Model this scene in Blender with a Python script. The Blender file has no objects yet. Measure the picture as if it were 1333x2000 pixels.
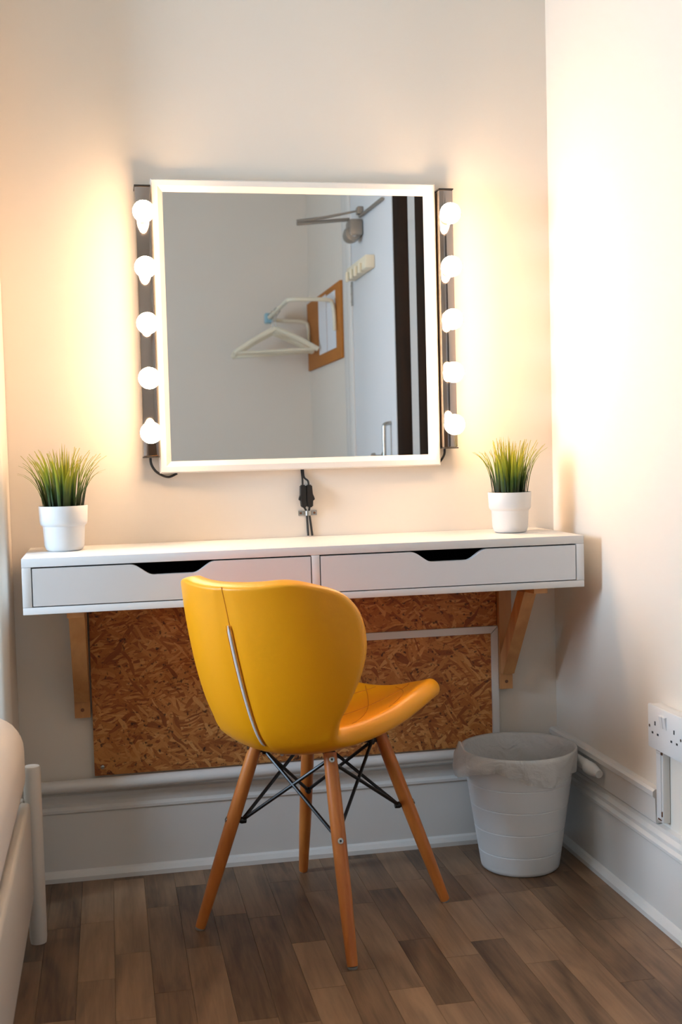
import bpy, bmesh, math, random
from mathutils import Vector, Matrix

random.seed(7)
scene = bpy.context.scene
COL = scene.collection

# ------------------------------------------------------------------ camera
cam_d = bpy.data.cameras.new('camera')
cam = bpy.data.objects.new('camera', cam_d)
COL.objects.link(cam)
cam_d.sensor_fit = 'VERTICAL'
cam_d.sensor_height = 36.0
cam_d.sensor_width = 24.0
cam_d.lens = 2287.8 * 36.0 / 2000.0
_r = Vector((0.98020385, -0.1962603, -0.0261211))
_u = Vector((0.03606341, 0.04725654, 0.99823156))
_f = Vector((0.19467883, 0.97941243, -0.05339886))
cam.matrix_world = Matrix(((_r.x, _u.x, -_f.x, 0.1739),
                           (_r.y, _u.y, -_f.y, -2.6885),
                           (_r.z, _u.z, -_f.z, 0.9558),
                           (0, 0, 0, 1)))
cam_d.dof.use_dof = True
cam_d.dof.focus_distance = 2.5
cam_d.dof.aperture_fstop = 5.6
cam_d.clip_start = 0.02
scene.camera = cam

# ------------------------------------------------------------------ world, daylight, exposure
world = bpy.data.worlds.new('world')
scene.world = world
world.use_nodes = True
bg = world.node_tree.nodes['Background']
bg.inputs['Color'].default_value = (0.72, 0.84, 1.0, 1)
bg.inputs['Strength'].default_value = 0.5

WIN = dict(y0=-1.12, y1=-0.46, z0=0.85, z1=1.70, x=-1.60)      # window opening in the left wall
day_d = bpy.data.lights.new('window_daylight', 'AREA')
day_d.shape = 'RECTANGLE'
day_d.size = WIN['z1'] - WIN['z0']
day_d.size_y = WIN['y1'] - WIN['y0']
day_d.color = (0.56, 0.77, 1.0)
day_d.energy = 72
day = bpy.data.objects.new('window_daylight', day_d)
COL.objects.link(day)
day.location = (WIN['x'] - 0.04, (WIN['y0'] + WIN['y1']) / 2, (WIN['z0'] + WIN['z1']) / 2)
day.rotation_euler = (0, -math.pi / 2, 0)

BULB_STRENGTH = 112.0
BULB_COLOR = (1.0, 0.65, 0.385)

scene.view_settings.view_transform = 'Standard'
scene.view_settings.look = 'None'
scene.view_settings.exposure = 0.0
scene.view_settings.gamma = 1.0
scene.view_settings.use_curve_mapping = False
scene.cycles.max_bounces = 8
scene.cycles.diffuse_bounces = 4
scene.cycles.glossy_bounces = 4
scene.cycles.caustics_reflective = False
scene.cycles.caustics_refractive = False


# ------------------------------------------------------------------ materials
def srgb(r, g, b):
    f = lambda c: (c / 255 / 12.92) if c / 255 <= 0.04045 else ((c / 255 + 0.055) / 1.055) ** 2.4
    return (f(r), f(g), f(b), 1)


def mat(name, color, rough=0.5, metal=0.0, noise=0.0, nscale=30.0, bump=0.0, bscale=200.0, coat=0.0, spec=None):
    m = bpy.data.materials.new(name)
    m.use_nodes = True
    nt = m.node_tree
    b = nt.nodes['Principled BSDF']
    b.inputs['Base Color'].default_value = color
    b.inputs['Roughness'].default_value = rough
    b.inputs['Metallic'].default_value = metal
    if coat:
        b.inputs['Coat Weight'].default_value = coat
    if spec is not None:
        b.inputs['Specular IOR Level'].default_value = spec
    tc = nt.nodes.new('ShaderNodeTexCoord')
    if noise:
        n = nt.nodes.new('ShaderNodeTexNoise')
        n.inputs['Scale'].default_value = nscale
        n.inputs['Detail'].default_value = 4
        nt.links.new(tc.outputs['Object'], n.inputs['Vector'])
        mx = nt.nodes.new('ShaderNodeMix')
        mx.data_type = 'RGBA'
        mx.inputs['A'].default_value = color
        mx.inputs['B'].default_value = (color[0] * (1 - noise), color[1] * (1 - noise), color[2] * (1 - noise), 1)
        nt.links.new(n.outputs['Fac'], mx.inputs['Factor'])
        nt.links.new(mx.outputs['Result'], b.inputs['Base Color'])
    if bump:
        n2 = nt.nodes.new('ShaderNodeTexNoise')
        n2.inputs['Scale'].default_value = bscale
        n2.inputs['Detail'].default_value = 3
        nt.links.new(tc.outputs['Object'], n2.inputs['Vector'])
        bp = nt.nodes.new('ShaderNodeBump')
        bp.inputs['Strength'].default_value = bump
        bp.inputs['Distance'].default_value = 0.002
        nt.links.new(n2.outputs['Fac'], bp.inputs['Height'])
        nt.links.new(bp.outputs['Normal'], b.inputs['Normal'])
    return m


def ramp_node(nt, stops):
    r = nt.nodes.new('ShaderNodeValToRGB')
    e = r.color_ramp.elements
    while len(e) < len(stops):
        e.new(0.5)
    for el, (p, c) in zip(e, stops):
        el.position = p
        el.color = c
    return r


def wood_mat(name, c_dark, c_light, axis='Y', rough=0.45, scale=1.0, per_object=True, grain=0.35, tone=0.5):
    """Wood with grain along one axis; each object gets its own tone."""
    m = bpy.data.materials.new(name)
    m.use_nodes = True
    nt = m.node_tree
    L = nt.links.new
    b = nt.nodes['Principled BSDF']
    b.inputs['Roughness'].default_value = rough
    geo = nt.nodes.new('ShaderNodeNewGeometry')
    info = nt.nodes.new('ShaderNodeObjectInfo')
    off = nt.nodes.new('ShaderNodeVectorMath'); off.operation = 'MULTIPLY_ADD'
    L(info.outputs['Random'], off.inputs[0])
    off.inputs[1].default_value = (37.0, 53.0, 29.0)
    L(geo.outputs['Position'], off.inputs[2])
    mp = nt.nodes.new('ShaderNodeMapping')
    s = [90 * scale] * 3
    s['XYZ'.index(axis)] = 5 * scale
    mp.inputs['Scale'].default_value = s
    L(off.outputs[0], mp.inputs['Vector'])
    n = nt.nodes.new('ShaderNodeTexNoise')
    n.inputs['Scale'].default_value = 1.0
    n.inputs['Detail'].default_value = 6
    n.inputs['Roughness'].default_value = 0.65
    n.inputs['Distortion'].default_value = 0.6
    L(mp.outputs[0], n.inputs['Vector'])
    mp2 = nt.nodes.new('ShaderNodeMapping')
    s2 = [14 * scale] * 3
    s2['XYZ'.index(axis)] = 3 * scale
    mp2.inputs['Scale'].default_value = s2
    L(off.outputs[0], mp2.inputs['Vector'])
    n2 = nt.nodes.new('ShaderNodeTexNoise')
    n2.inputs['Scale'].default_value = 1.0
    n2.inputs['Detail'].default_value = 3
    n2.inputs['Distortion'].default_value = 1.2
    L(mp2.outputs[0], n2.inputs['Vector'])
    # value = grain*fine + broad + tone*random
    a = nt.nodes.new('ShaderNodeMath'); a.operation = 'MULTIPLY_ADD'
    L(n.outputs['Fac'], a.inputs[0]); a.inputs[1].default_value = grain
    L(n2.outputs['Fac'], a.inputs[2])
    c = nt.nodes.new('ShaderNodeMath'); c.operation = 'MULTIPLY_ADD'
    if per_object:
        L(info.outputs['Random'], c.inputs[0])
    else:
        c.inputs[0].default_value = 0.5
    c.inputs[1].default_value = tone
    L(a.outputs[0], c.inputs[2])
    lo = 0.35 + grain * 0.35
    hi = 0.65 + grain * 0.65 + tone
    mr = nt.nodes.new('ShaderNodeMapRange')
    mr.inputs['From Min'].default_value = lo
    mr.inputs['From Max'].default_value = hi
    L(c.outputs[0], mr.inputs['Value'])
    r = ramp_node(nt, [(0.0, c_dark), (1.0, c_light)])
    L(mr.outputs[0], r.inputs['Fac'])
    L(r.outputs['Color'], b.inputs['Base Color'])
    bp = nt.nodes.new('ShaderNodeBump')
    bp.inputs['Strength'].default_value = 0.08
    bp.inputs['Distance'].default_value = 0.001
    L(n.outputs['Fac'], bp.inputs['Height'])
    L(bp.outputs['Normal'], b.inputs['Normal'])
    return m


def osb_mat():
    m = bpy.data.materials.new('strand_board')
    m.use_nodes = True
    nt = m.node_tree
    L = nt.links.new
    b = nt.nodes['Principled BSDF']
    b.inputs['Roughness'].default_value = 0.6
    geo = nt.nodes.new('ShaderNodeNewGeometry')
    wob = nt.nodes.new('ShaderNodeTexNoise')
    wob.inputs['Scale'].default_value = 9
    wob.inputs['Detail'].default_value = 2
    L(geo.outputs['Position'], wob.inputs['Vector'])
    wadd = nt.nodes.new('ShaderNodeVectorMath'); wadd.operation = 'MULTIPLY_ADD'
    L(wob.outputs['Color'], wadd.inputs[0])
    wadd.inputs[1].default_value = (0.05, 0.0, 0.05)
    L(geo.outputs['Position'], wadd.inputs[2])

    def layer(ang, sx, sz, ox):
        mp = nt.nodes.new('ShaderNodeMapping')
        mp.vector_type = 'TEXTURE'
        mp.inputs['Location'].default_value = (ox, 0, ox * 0.7)
        mp.inputs['Rotation'].default_value = (0, ang, 0)
        mp.inputs['Scale'].default_value = (1 / sx, 1.0, 1 / sz)
        L(wadd.outputs[0], mp.inputs['Vector'])
        fl = nt.nodes.new('ShaderNodeVectorMath'); fl.operation = 'MULTIPLY'
        fl.inputs[1].default_value = (1, 0, 1)
        L(mp.outputs[0], fl.inputs[0])
        v = nt.nodes.new('ShaderNodeTexVoronoi')
        v.inputs['Scale'].default_value = 1.0
        v.inputs['Randomness'].default_value = 1.0
        L(fl.outputs[0], v.inputs['Vector'])
        sep = nt.nodes.new('ShaderNodeSeparateColor')
        L(v.outputs['Color'], sep.inputs[0])
        g = nt.nodes.new('ShaderNodeTexNoise')
        g.inputs['Scale'].default_value = 1.0
        g.inputs['Detail'].default_value = 4
        gm = nt.nodes.new('ShaderNodeVectorMath'); gm.operation = 'MULTIPLY'
        gm.inputs[1].default_value = (2, 0, 12)
        L(fl.outputs[0], gm.inputs[0])
        L(gm.outputs[0], g.inputs['Vector'])
        ad = nt.nodes.new('ShaderNodeMath'); ad.operation = 'MULTIPLY_ADD'
        L(g.outputs['Fac'], ad.inputs[0]); ad.inputs[1].default_value = 0.55
        sc = nt.nodes.new('ShaderNodeMath'); sc.operation = 'MULTIPLY'
        L(sep.outputs[0], sc.inputs[0]); sc.inputs[1].default_value = 0.62
        L(sc.outputs[0], ad.inputs[2])
        return ad.outputs[0], sep.outputs[1]

    v1, k1 = layer(0.25, 17, 95, 0.0)
    v2, k2 = layer(-0.75, 20, 120, 3.1)
    v3, k3 = layer(0.95, 30, 150, 7.7)
    v4, k4 = layer(-0.15, 60, 230, 11.3)

    def pick(a, bb, key, th):
        gt = nt.nodes.new('ShaderNodeMath'); gt.operation = 'GREATER_THAN'
        L(key, gt.inputs[0]); gt.inputs[1].default_value = th
        mx = nt.nodes.new('ShaderNodeMix'); mx.data_type = 'FLOAT'
        L(gt.outputs[0], mx.inputs['Factor'])
        L(a, mx.inputs['A']); L(bb, mx.inputs['B'])
        return mx.outputs['Result']
    v = pick(v4, v1, k1, 0.74)
    v = pick(v, v2, k2, 0.80)
    v = pick(v, v3, k3, 0.80)
    r = ramp_node(nt, [(0.12, srgb(98, 48, 16)), (0.32, srgb(150, 82, 32)), (0.52, srgb(180, 110, 50)),
                       (0.75, srgb(202, 136, 70)), (1.0, srgb(222, 166, 100))])
    L(v, r.inputs['Fac'])
    # dark flecks
    sp = nt.nodes.new('ShaderNodeTexNoise')
    sp.inputs['Scale'].default_value = 120
    sp.inputs['Detail'].default_value = 3
    L(geo.outputs['Position'], sp.inputs['Vector'])
    sr = ramp_node(nt, [(0.30, (0.10, 0.08, 0.06, 1)), (0.40, (1, 1, 1, 1))])
    L(sp.outputs['Fac'], sr.inputs['Fac'])
    mu = nt.nodes.new('ShaderNodeMix'); mu.data_type = 'RGBA'; mu.blend_type = 'MULTIPLY'
    mu.inputs['Factor'].default_value = 0.9
    L(r.outputs['Color'], mu.inputs['A']); L(sr.outputs['Color'], mu.inputs['B'])
    L(mu.outputs['Result'], b.inputs['Base Color'])
    bp = nt.nodes.new('ShaderNodeBump')
    bp.inputs['Strength'].default_value = 0.25
    bp.inputs['Distance'].default_value = 0.001
    L(v, bp.inputs['Height'])
    L(bp.outputs['Normal'], b.inputs['Normal'])
    return m


def blade_mat():
    m = bpy.data.materials.new('grass_plastic')
    m.use_nodes = True
    nt = m.node_tree
    L = nt.links.new
    b = nt.nodes['Principled BSDF']
    b.inputs['Roughness'].default_value = 0.45
    tc = nt.nodes.new('ShaderNodeTexCoord')
    sep = nt.nodes.new('ShaderNodeSeparateXYZ')
    L(tc.outputs['Object'], sep.inputs[0])
    info = nt.nodes.new('ShaderNodeObjectInfo')
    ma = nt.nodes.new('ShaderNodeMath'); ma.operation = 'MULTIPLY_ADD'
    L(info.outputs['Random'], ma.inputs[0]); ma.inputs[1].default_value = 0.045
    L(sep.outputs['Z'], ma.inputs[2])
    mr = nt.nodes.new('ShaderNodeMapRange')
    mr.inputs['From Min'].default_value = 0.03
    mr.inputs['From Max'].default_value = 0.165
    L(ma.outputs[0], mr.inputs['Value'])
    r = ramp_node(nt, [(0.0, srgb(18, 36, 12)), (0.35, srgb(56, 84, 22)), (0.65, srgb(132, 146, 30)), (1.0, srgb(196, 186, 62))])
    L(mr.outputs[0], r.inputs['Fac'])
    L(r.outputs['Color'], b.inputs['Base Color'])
    out = nt.nodes['Material Output']
    tr = nt.nodes.new('ShaderNodeBsdfTranslucent')
    L(r.outputs['Color'], tr.inputs['Color'])
    mx = nt.nodes.new('ShaderNodeMixShader')
    mx.inputs[0].default_value = 0.3
    L(b.outputs[0], mx.inputs[1]); L(tr.outputs[0], mx.inputs[2])
    L(mx.outputs[0], out.inputs['Surface'])
    return m


def liner_mat():
    m = bpy.data.materials.new('liner_film')
    m.use_nodes = True
    nt = m.node_tree
    L = nt.links.new
    b = nt.nodes['Principled BSDF']
    b.inputs['Base Color'].default_value = srgb(236, 232, 226)
    b.inputs['Roughness'].default_value = 0.35
    tc = nt.nodes.new('ShaderNodeTexCoord')
    n = nt.nodes.new('ShaderNodeTexNoise')
    n.inputs['Scale'].default_value = 22
    n.inputs['Detail'].default_value = 5
    n.inputs['Distortion'].default_value = 1.5
    L(tc.outputs['Object'], n.inputs['Vector'])
    bp = nt.nodes.new('ShaderNodeBump')
    bp.inputs['Strength'].default_value = 0.9
    bp.inputs['Distance'].default_value = 0.010
    L(n.outputs['Fac'], bp.inputs['Height'])
    L(bp.outputs['Normal'], b.inputs['Normal'])
    t = nt.nodes.new('ShaderNodeBsdfTransparent')
    mx = nt.nodes.new('ShaderNodeMixShader')
    mx.inputs[0].default_value = 0.60
    out = nt.nodes['Material Output']
    L(t.outputs[0], mx.inputs[1]); L(b.outputs[0], mx.inputs[2])
    L(mx.outputs[0], out.inputs['Surface'])
    return m


def emit_mat(name, color, strength, back=0.32):
    """Frosted globe: full glow over the front dome, dimmer towards the base where the fitting sits."""
    m = bpy.data.materials.new(name)
    m.use_nodes = True
    nt = m.node_tree
    b = nt.nodes['Principled BSDF']
    b.inputs['Base Color'].default_value = (0.9, 0.9, 0.88, 1)
    b.inputs['Emission Color'].default_value = (*color, 1)
    tc = nt.nodes.new('ShaderNodeTexCoord')
    sep = nt.nodes.new('ShaderNodeSeparateXYZ')
    nt.links.new(tc.outputs['Object'], sep.inputs[0])
    mr = nt.nodes.new('ShaderNodeMapRange')
    mr.interpolation_type = 'SMOOTHSTEP'
    mr.inputs['From Min'].default_value = -0.068
    mr.inputs['From Max'].default_value = -0.105
    mr.inputs['To Min'].default_value = strength * back
    mr.inputs['To Max'].default_value = strength
    nt.links.new(sep.outputs['Y'], mr.inputs['Value'])
    nt.links.new(mr.outputs[0], b.inputs['Emission Strength'])
    return m


M = dict(
    wall=mat('wall_paint', srgb(236, 226, 213), 0.75, noise=0.03, nscale=3),
    ceil=mat('ceiling_paint', srgb(236, 228, 216), 0.8, noise=0.02, nscale=2),
    trim=mat('gloss_paint', srgb(229, 224, 218), 0.35, noise=0.05, nscale=8, bump=0.05, bscale=25),
    desk=mat('white_laminate', srgb(233, 231, 229), 0.4, noise=0.02, nscale=6),
    drawerfront=mat('white_laminate_front', srgb(226, 224, 223), 0.4, noise=0.02, nscale=6),
    dark=mat('drawer_shade', srgb(28, 27, 26), 0.8, noise=0.1),  # charcoal paints the shade inside the drawers, not a real lining
    osb=osb_mat(),
    birch=wood_mat('birch', srgb(176, 118, 66), srgb(214, 160, 104), 'Z', 0.5, 1.0, True, 0.25, 0.2),
    legwood=wood_mat('beech_leg', srgb(176, 92, 34), srgb(214, 132, 62), 'Z', 0.35, 1.0, True, 0.3, 0.15),
    plank=wood_mat('plank_oak', srgb(54, 36, 24), srgb(164, 128, 96), 'Y', 0.42, 1.0, True, 0.85, 0.55),
    yellow=mat('yellow_leather', srgb(255, 168, 9), 0.40, noise=0.05, nscale=12, bump=0.1, bscale=350),
    seam=mat('yellow_stitch', srgb(212, 126, 6), 0.6, noise=0.1),
    zipw=mat('zip_tape', srgb(240, 236, 236), 0.5, noise=0.1, nscale=200),
    black=mat('black_metal', srgb(16, 16, 17), 0.35, noise=0.1),
    blackp=mat('black_plastic', srgb(17, 15, 14), 0.45, noise=0.1),
    steel=mat('steel', srgb(190, 188, 182), 0.25, metal=1.0, noise=0.1, nscale=80),
    chrome=mat('chrome', srgb(172, 160, 152), 0.09, metal=1.0, noise=0.03, nscale=5),
    glide=mat('glide_pad', srgb(150, 145, 138), 0.6, noise=0.1),
    frame=mat('mirror_frame_paint', srgb(240, 234, 226), 0.45, noise=0.02, nscale=10),
    mirror=mat('mirror_glass', (0.80, 0.80, 0.79, 1), 0.0, metal=1.0),
    bulb=emit_mat('bulb_glow', BULB_COLOR, BULB_STRENGTH),
    bulbbase=mat('bulb_base', srgb(244, 240, 232), 0.4, noise=0.02),
    pot=mat('pot_white', srgb(222, 221, 219), 0.5, noise=0.02, nscale=10),
    soil=mat('pot_filler', srgb(28, 30, 16), 0.9, noise=0.4, nscale=90, bump=0.5),
    blade=blade_mat(),
    bin=mat('bin_plastic', srgb(232, 231, 230), 0.4, noise=0.03, nscale=6),
    liner=liner_mat(),
    socket=mat('socket_plastic', srgb(226, 224, 222), 0.35, noise=0.05, nscale=40),
    hole=mat('socket_hole', srgb(22, 20, 20), 0.7, noise=0.1),
    rust=mat('rust', srgb(120, 78, 52), 0.8, noise=0.4, nscale=120),
    sheet=mat('bed_sheet', srgb(236, 226, 218), 0.85, noise=0.04, nscale=10, bump=0.2, bscale=18),
    bedwhite=mat('bed_frame_paint', srgb(226, 216, 204), 0.4, noise=0.03, nscale=8),
    board=mat('cork', srgb(196, 122, 48), 0.8, noise=0.25, nscale=60, bump=0.2, bscale=120),
    paper=mat('paper', srgb(238, 238, 242), 0.8, noise=0.05, nscale=30),
    hanger=mat('hanger_paint', srgb(238, 228, 204), 0.45, noise=0.05),
    closer=mat('closer_grey', srgb(150, 142, 132), 0.4, metal=0.4, noise=0.1),
    cream=mat('cream_plastic', srgb(244, 228, 198), 0.5, noise=0.05),
    brown=wood_mat('dark_walnut', srgb(20, 10, 4), srgb(44, 25, 11), 'Z', 0.75, 0.6, False, 0.4, 0.2),
    doorpaint=mat('door_paint', srgb(232, 232, 233), 0.4, noise=0.03, nscale=5),
    clipblue=mat('blue_clip', srgb(150, 190, 205), 0.4, noise=0.1),
    glass=mat('pale_glass', srgb(206, 204, 200), 0.15, noise=0.03),
)

M['brown'].node_tree.nodes['Principled BSDF'].inputs['Specular IOR Level'].default_value = 0.1


# ------------------------------------------------------------------ mesh helpers
def finish(name, bm, material, parent=None, smooth=False, loc=(0, 0, 0)):
    """One bmesh (in world coordinates, or in the parent's coordinates when the parent is rotated) to one object."""
    bmesh.ops.recalc_face_normals(bm, faces=bm.faces)
    me = bpy.data.meshes.new(name)
    o = bpy.data.objects.new(name, me)
    base = Vector((0, 0, 0))
    q = parent
    local = False
    while q is not None:
        if q.get('_local'):
            local = True
        base += Vector(q.location)
        q = q.parent
    if not local and parent is not None:
        bmesh.ops.translate(bm, verts=bm.verts, vec=-base)
    bm.to_mesh(me)
    bm.free()
    me.materials.append(material)
    if smooth:
        for p in me.polygons:
            p.use_smooth = True
        if smooth != 'all':
            try:
                me.set_sharp_from_angle(angle=math.radians(40))
            except Exception:
                pass
    COL.objects.link(o)
    if parent is not None:
        o.parent = parent
    return o


def add_box(bm, x0, x1, y0, y1, z0, z1, bev=0.0, seg=2):
    vs = [bm.verts.new((x, y, z)) for x in (x0, x1) for y in (y0, y1) for z in (z0, z1)]
    f = [(0, 1, 3, 2), (4, 6, 7, 5), (0, 4, 5, 1), (2, 3, 7, 6), (0, 2, 6, 4), (1, 5, 7, 3)]
    fs = [bm.faces.new([vs[i] for i in q]) for q in f]
    if bev > 0:
        es = set(e for q in fs for e in q.edges)
        bmesh.ops.bevel(bm, geom=list(es), offset=bev, segments=seg, affect='EDGES', profile=0.5)
    return bm


def box(name, x0, x1, y0, y1, z0, z1, material, parent=None, bev=0.0, seg=2):
    bm = bmesh.new()
    add_box(bm, min(x0, x1), max(x0, x1), min(y0, y1), max(y0, y1), min(z0, z1), max(z0, z1), bev, seg)
    return finish(name, bm, material, parent, smooth=bev > 0)


def add_tube(bm, pts, rad, n=12, caps=True):
    pts = [Vector(p) for p in pts]
    rads = rad if isinstance(rad, (list, tuple)) else [rad] * len(pts)
    rings = []
    prev = None
    for i, p in enumerate(pts):
        a = pts[max(i - 1, 0)]
        b = pts[min(i + 1, len(pts) - 1)]
        t = (b - a).normalized()
        if prev is None:
            ref = Vector((0, 0, 1)) if abs(t.z) < 0.9 else Vector((1, 0, 0))
            nx = t.cross(ref).normalized()
        else:
            nx = (prev - t * prev.dot(t)).normalized()
        prev = nx
        ny = t.cross(nx)
        rings.append([bm.verts.new(p + (nx * math.cos(k * 2 * math.pi / n) + ny * math.sin(k * 2 * math.pi / n)) * rads[i]) for k in range(n)])
    for r0, r1 in zip(rings, rings[1:]):
        for k in range(n):
            bm.faces.new((r0[k], r0[(k + 1) % n], r1[(k + 1) % n], r1[k]))
    if caps:
        bm.faces.new(rings[0])
        bm.faces.new(rings[-1])
    return bm


def tube(name, pts, rad, material, parent=None, n=12):
    return finish(name, add_tube(bmesh.new(), pts, rad, n), material, parent, smooth=True)


def smooth_path(pts, k=6):
    P = [Vector(p) for p in pts]
    out = []
    for i in range(len(P) - 1):
        p0 = P[max(i - 1, 0)]; p1 = P[i]; p2 = P[i + 1]; p3 = P[min(i + 2, len(P) - 1)]
        for j in range(k):
            t = j / k
            out.append(0.5 * ((2 * p1) + (-p0 + p2) * t + (2 * p0 - 5 * p1 + 4 * p2 - p3) * t * t + (-p0 + 3 * p1 - 3 * p2 + p3) * t ** 3))
    out.append(P[-1])
    return out


def add_lathe(bm, prof, c=(0, 0, 0), n=32, axis='Z', closed=False):
    rings = []
    for r, h in prof:
        ring = []
        for k in range(n):
            a = 2 * math.pi * k / n
            if axis == 'Z':
                q = (c[0] + r * math.cos(a), c[1] + r * math.sin(a), c[2] + h)
            elif axis == 'Y':
                q = (c[0] + r * math.cos(a), c[1] + h, c[2] + r * math.sin(a))
            else:
                q = (c[0] + h, c[1] + r * math.cos(a), c[2] + r * math.sin(a))
            ring.append(bm.verts.new(q))
        rings.append(ring)
    for r0, r1 in zip(rings, rings[1:]):
        for k in range(n):
            bm.faces.new((r0[k], r0[(k + 1) % n], r1[(k + 1) % n], r1[k]))
    if closed:
        r0, r1 = rings[-1], rings[0]
        for k in range(n):
            bm.faces.new((r0[k], r0[(k + 1) % n], r1[(k + 1) % n], r1[k]))
    else:
        bm.faces.new(rings[0])
        bm.faces.new(rings[-1])
    return bm


def lathe(name, prof, c, material, parent=None, n=32, axis='Z', closed=False):
    return finish(name, add_lathe(bmesh.new(), prof, c, n, axis, closed), material, parent, smooth=True)


def add_prism(bm, outline, axis, a0, a1):
    """outline: 2-D points; extruded along axis from a0 to a1. axis 'X': (y,z), 'Y': (x,z), 'Z': (x,y)."""
    def mk(p, a):
        if axis == 'X':
            return (a, p[0], p[1])
        if axis == 'Y':
            return (p[0], a, p[1])
        return (p[0], p[1], a)
    v0 = [bm.verts.new(mk(p, a0)) for p in outline]
    v1 = [bm.verts.new(mk(p, a1)) for p in outline]
    n = len(outline)
    bm.faces.new(v0)
    bm.faces.new(v1)
    for i in range(n):
        bm.faces.new((v0[i], v0[(i + 1) % n], v1[(i + 1) % n], v1[i]))
    return bm


def prism(name, outline, axis, a0, a1, material, parent=None, smooth=False):
    return finish(name, add_prism(bmesh.new(), outline, axis, a0, a1), material, parent, smooth)


def thing(name, label, cat, loc, group=None, rotz=0.0, local=False):
    o = bpy.data.objects.new(name, None)
    o.empty_display_size = 0.05
    COL.objects.link(o)
    o.location = loc
    o.rotation_euler = (0, 0, rotz)
    o['label'] = label
    o['category'] = cat
    if group:
        o['group'] = group
    if local:
        o['_local'] = 1
    return o


def tag(o, label, cat, group=None):
    o['label'] = label
    o['category'] = cat
    if group:
        o['group'] = group
    return o


def struct(o, label=None, cat=None):
    o['kind'] = 'structure'
    if label:
        o['label'] = label
        o['category'] = cat
    return o


# ------------------------------------------------------------------ room shell   (mirror wall y = 0, floor z = 0)
XR, XL, YB, ZC = 1.235, -0.04, -3.40, 2.55
XW = WIN['x']
SH = 0.755                                   # height of the shelf top

floor = struct(box('floor', XW - 0.1, XR + 0.1, YB - 0.1, 0.1, -0.12, -0.004, M['plank']),
               'brown oak strip floor running towards the mirror wall', 'floor')
# strips, each one its own piece, where the photograph shows them
w = 0.0675
unit = bmesh.new()
add_box(unit, -0.5, 0.5, -0.5, 0.5, -1, 0)
unit_me = bpy.data.meshes.new('plank')
bmesh.ops.recalc_face_normals(unit, faces=unit.faces)
unit.to_mesh(unit_me)
unit.free()
unit_me.materials.append(M['plank'])
x = XR
rp = random.Random(21)
while x > -0.52:
    y = 0.0 + rp.uniform(0.0, 0.25)
    while y > -1.62:
        ln = rp.choice((0.20, 0.27, 0.33, 0.40, 0.46))
        ya, yb = min(y, 0.0), max(y - ln, -1.64)
        if ya - yb > 0.03:
            p = bpy.data.objects.new('plank', unit_me)
            COL.objects.link(p)
            p.location = (x - w / 2, (ya + yb) / 2, 0)
            p.scale = (w - 0.0006, ya - yb - 0.0006, 0.004)
            p.parent = floor
        y -= ln
    x -= w
far = box('floor_covering', XW, XR, YB, -1.64, -0.004, 0.0, M['plank'], floor)

struct(box('ceiling', XW - 0.1, XR + 0.1, YB - 0.1, 0.1, ZC, ZC + 0.1, M['ceil']), 'plain white ceiling above the room', 'ceiling')
struct(box('wall_back', XL - 0.1, XR + 0.1, 0.0, 0.1, -0.004, ZC, M['wall']), 'white painted wall behind the lit mirror and desk', 'wall')
struct(box('wall_right', XR, XR + 0.1, YB, 0.0, -0.004, ZC, M['wall']), 'white painted wall right of the desk with the socket', 'wall')
# left of the alcove: a breast whose rounded corner shows at the picture's edge
bm = bmesh.new()
pts = [(XW, -0.001), (XW, -0.17)]
for k in range(7):
    a = math.pi / 2 * k / 6
    pts.append((XL - 0.02 + 0.02 * math.sin(a), -0.15 - 0.02 * math.cos(a)))
pts += [(XL, -0.001)]
add_prism(bm, pts, 'Z', -0.003, ZC - 0.001)
struct(finish('wall_alcove', bm, M['wall'], None, True), 'white wall edge at the left of the alcove above the bed', 'wall')
struct(box('wall_rear', XW, XR, YB - 0.1, YB, -0.003, ZC, M['wall']), 'plain white wall seen in the mirror behind the hangers', 'wall')
bm = bmesh.new()
add_box(bm, XW - 0.1, XW, YB, WIN['y0'], -0.003, ZC)
add_box(bm, XW - 0.1, XW, WIN['y1'], 0.0, -0.003, ZC)
add_box(bm, XW - 0.1, XW, WIN['y0'], WIN['y1'], -0.003, WIN['z0'])
add_box(bm, XW - 0.1, XW, WIN['y0'], WIN['y1'], WIN['z1'], ZC)
struct(finish('wall_left', bm, M['wall']), 'white wall with the window over the bed', 'wall')
bm = bmesh.new()
for a, b_ in ((WIN['y0'], WIN['y0'] + 0.04), (WIN['y1'] - 0.04, WIN['y1'])):
    add_box(bm, XW - 0.03, XW + 0.01, a, b_, WIN['z0'], WIN['z1'])
add_box(bm, XW - 0.03, XW + 0.01, WIN['y0'], WIN['y1'], WIN['z1'] - 0.04, WIN['z1'])
add_box(bm, XW - 0.03, XW + 0.03, WIN['y0'], WIN['y1'], WIN['z0'], WIN['z0'] + 0.03)
struct(finish('window_1', bm, M['trim']), 'white framed window over the bed', 'window')


# skirtings: tall board with a moulded top and a small fillet at the floor
def skirt_profile():
    return [(0, 0), (0.030, 0.0), (0.030, 0.010), (0.024, 0.020), (0.019, 0.024), (0.019, 0.152), (0.023, 0.156), (0.023, 0.162),
            (0.017, 0.168), (0.017, 0.176), (0.011, 0.184), (0.010, 0.192), (0, 0.195)]


sk = skirt_profile()
bm = bmesh.new()
add_prism(bm, [(-a, z) for a, z in sk], 'X', XL, XR)
struct(finish('baseboard_back', bm, M['trim']), 'tall white skirting board under the desk', 'skirting')
bm = bmesh.new()
add_prism(bm, [(XR - a, z) for a, z in sk], 'Y', -1.0, -0.031)
struct(finish('baseboard_right', bm, M['trim']), 'tall white skirting board along the right wall', 'skirting')
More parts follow.
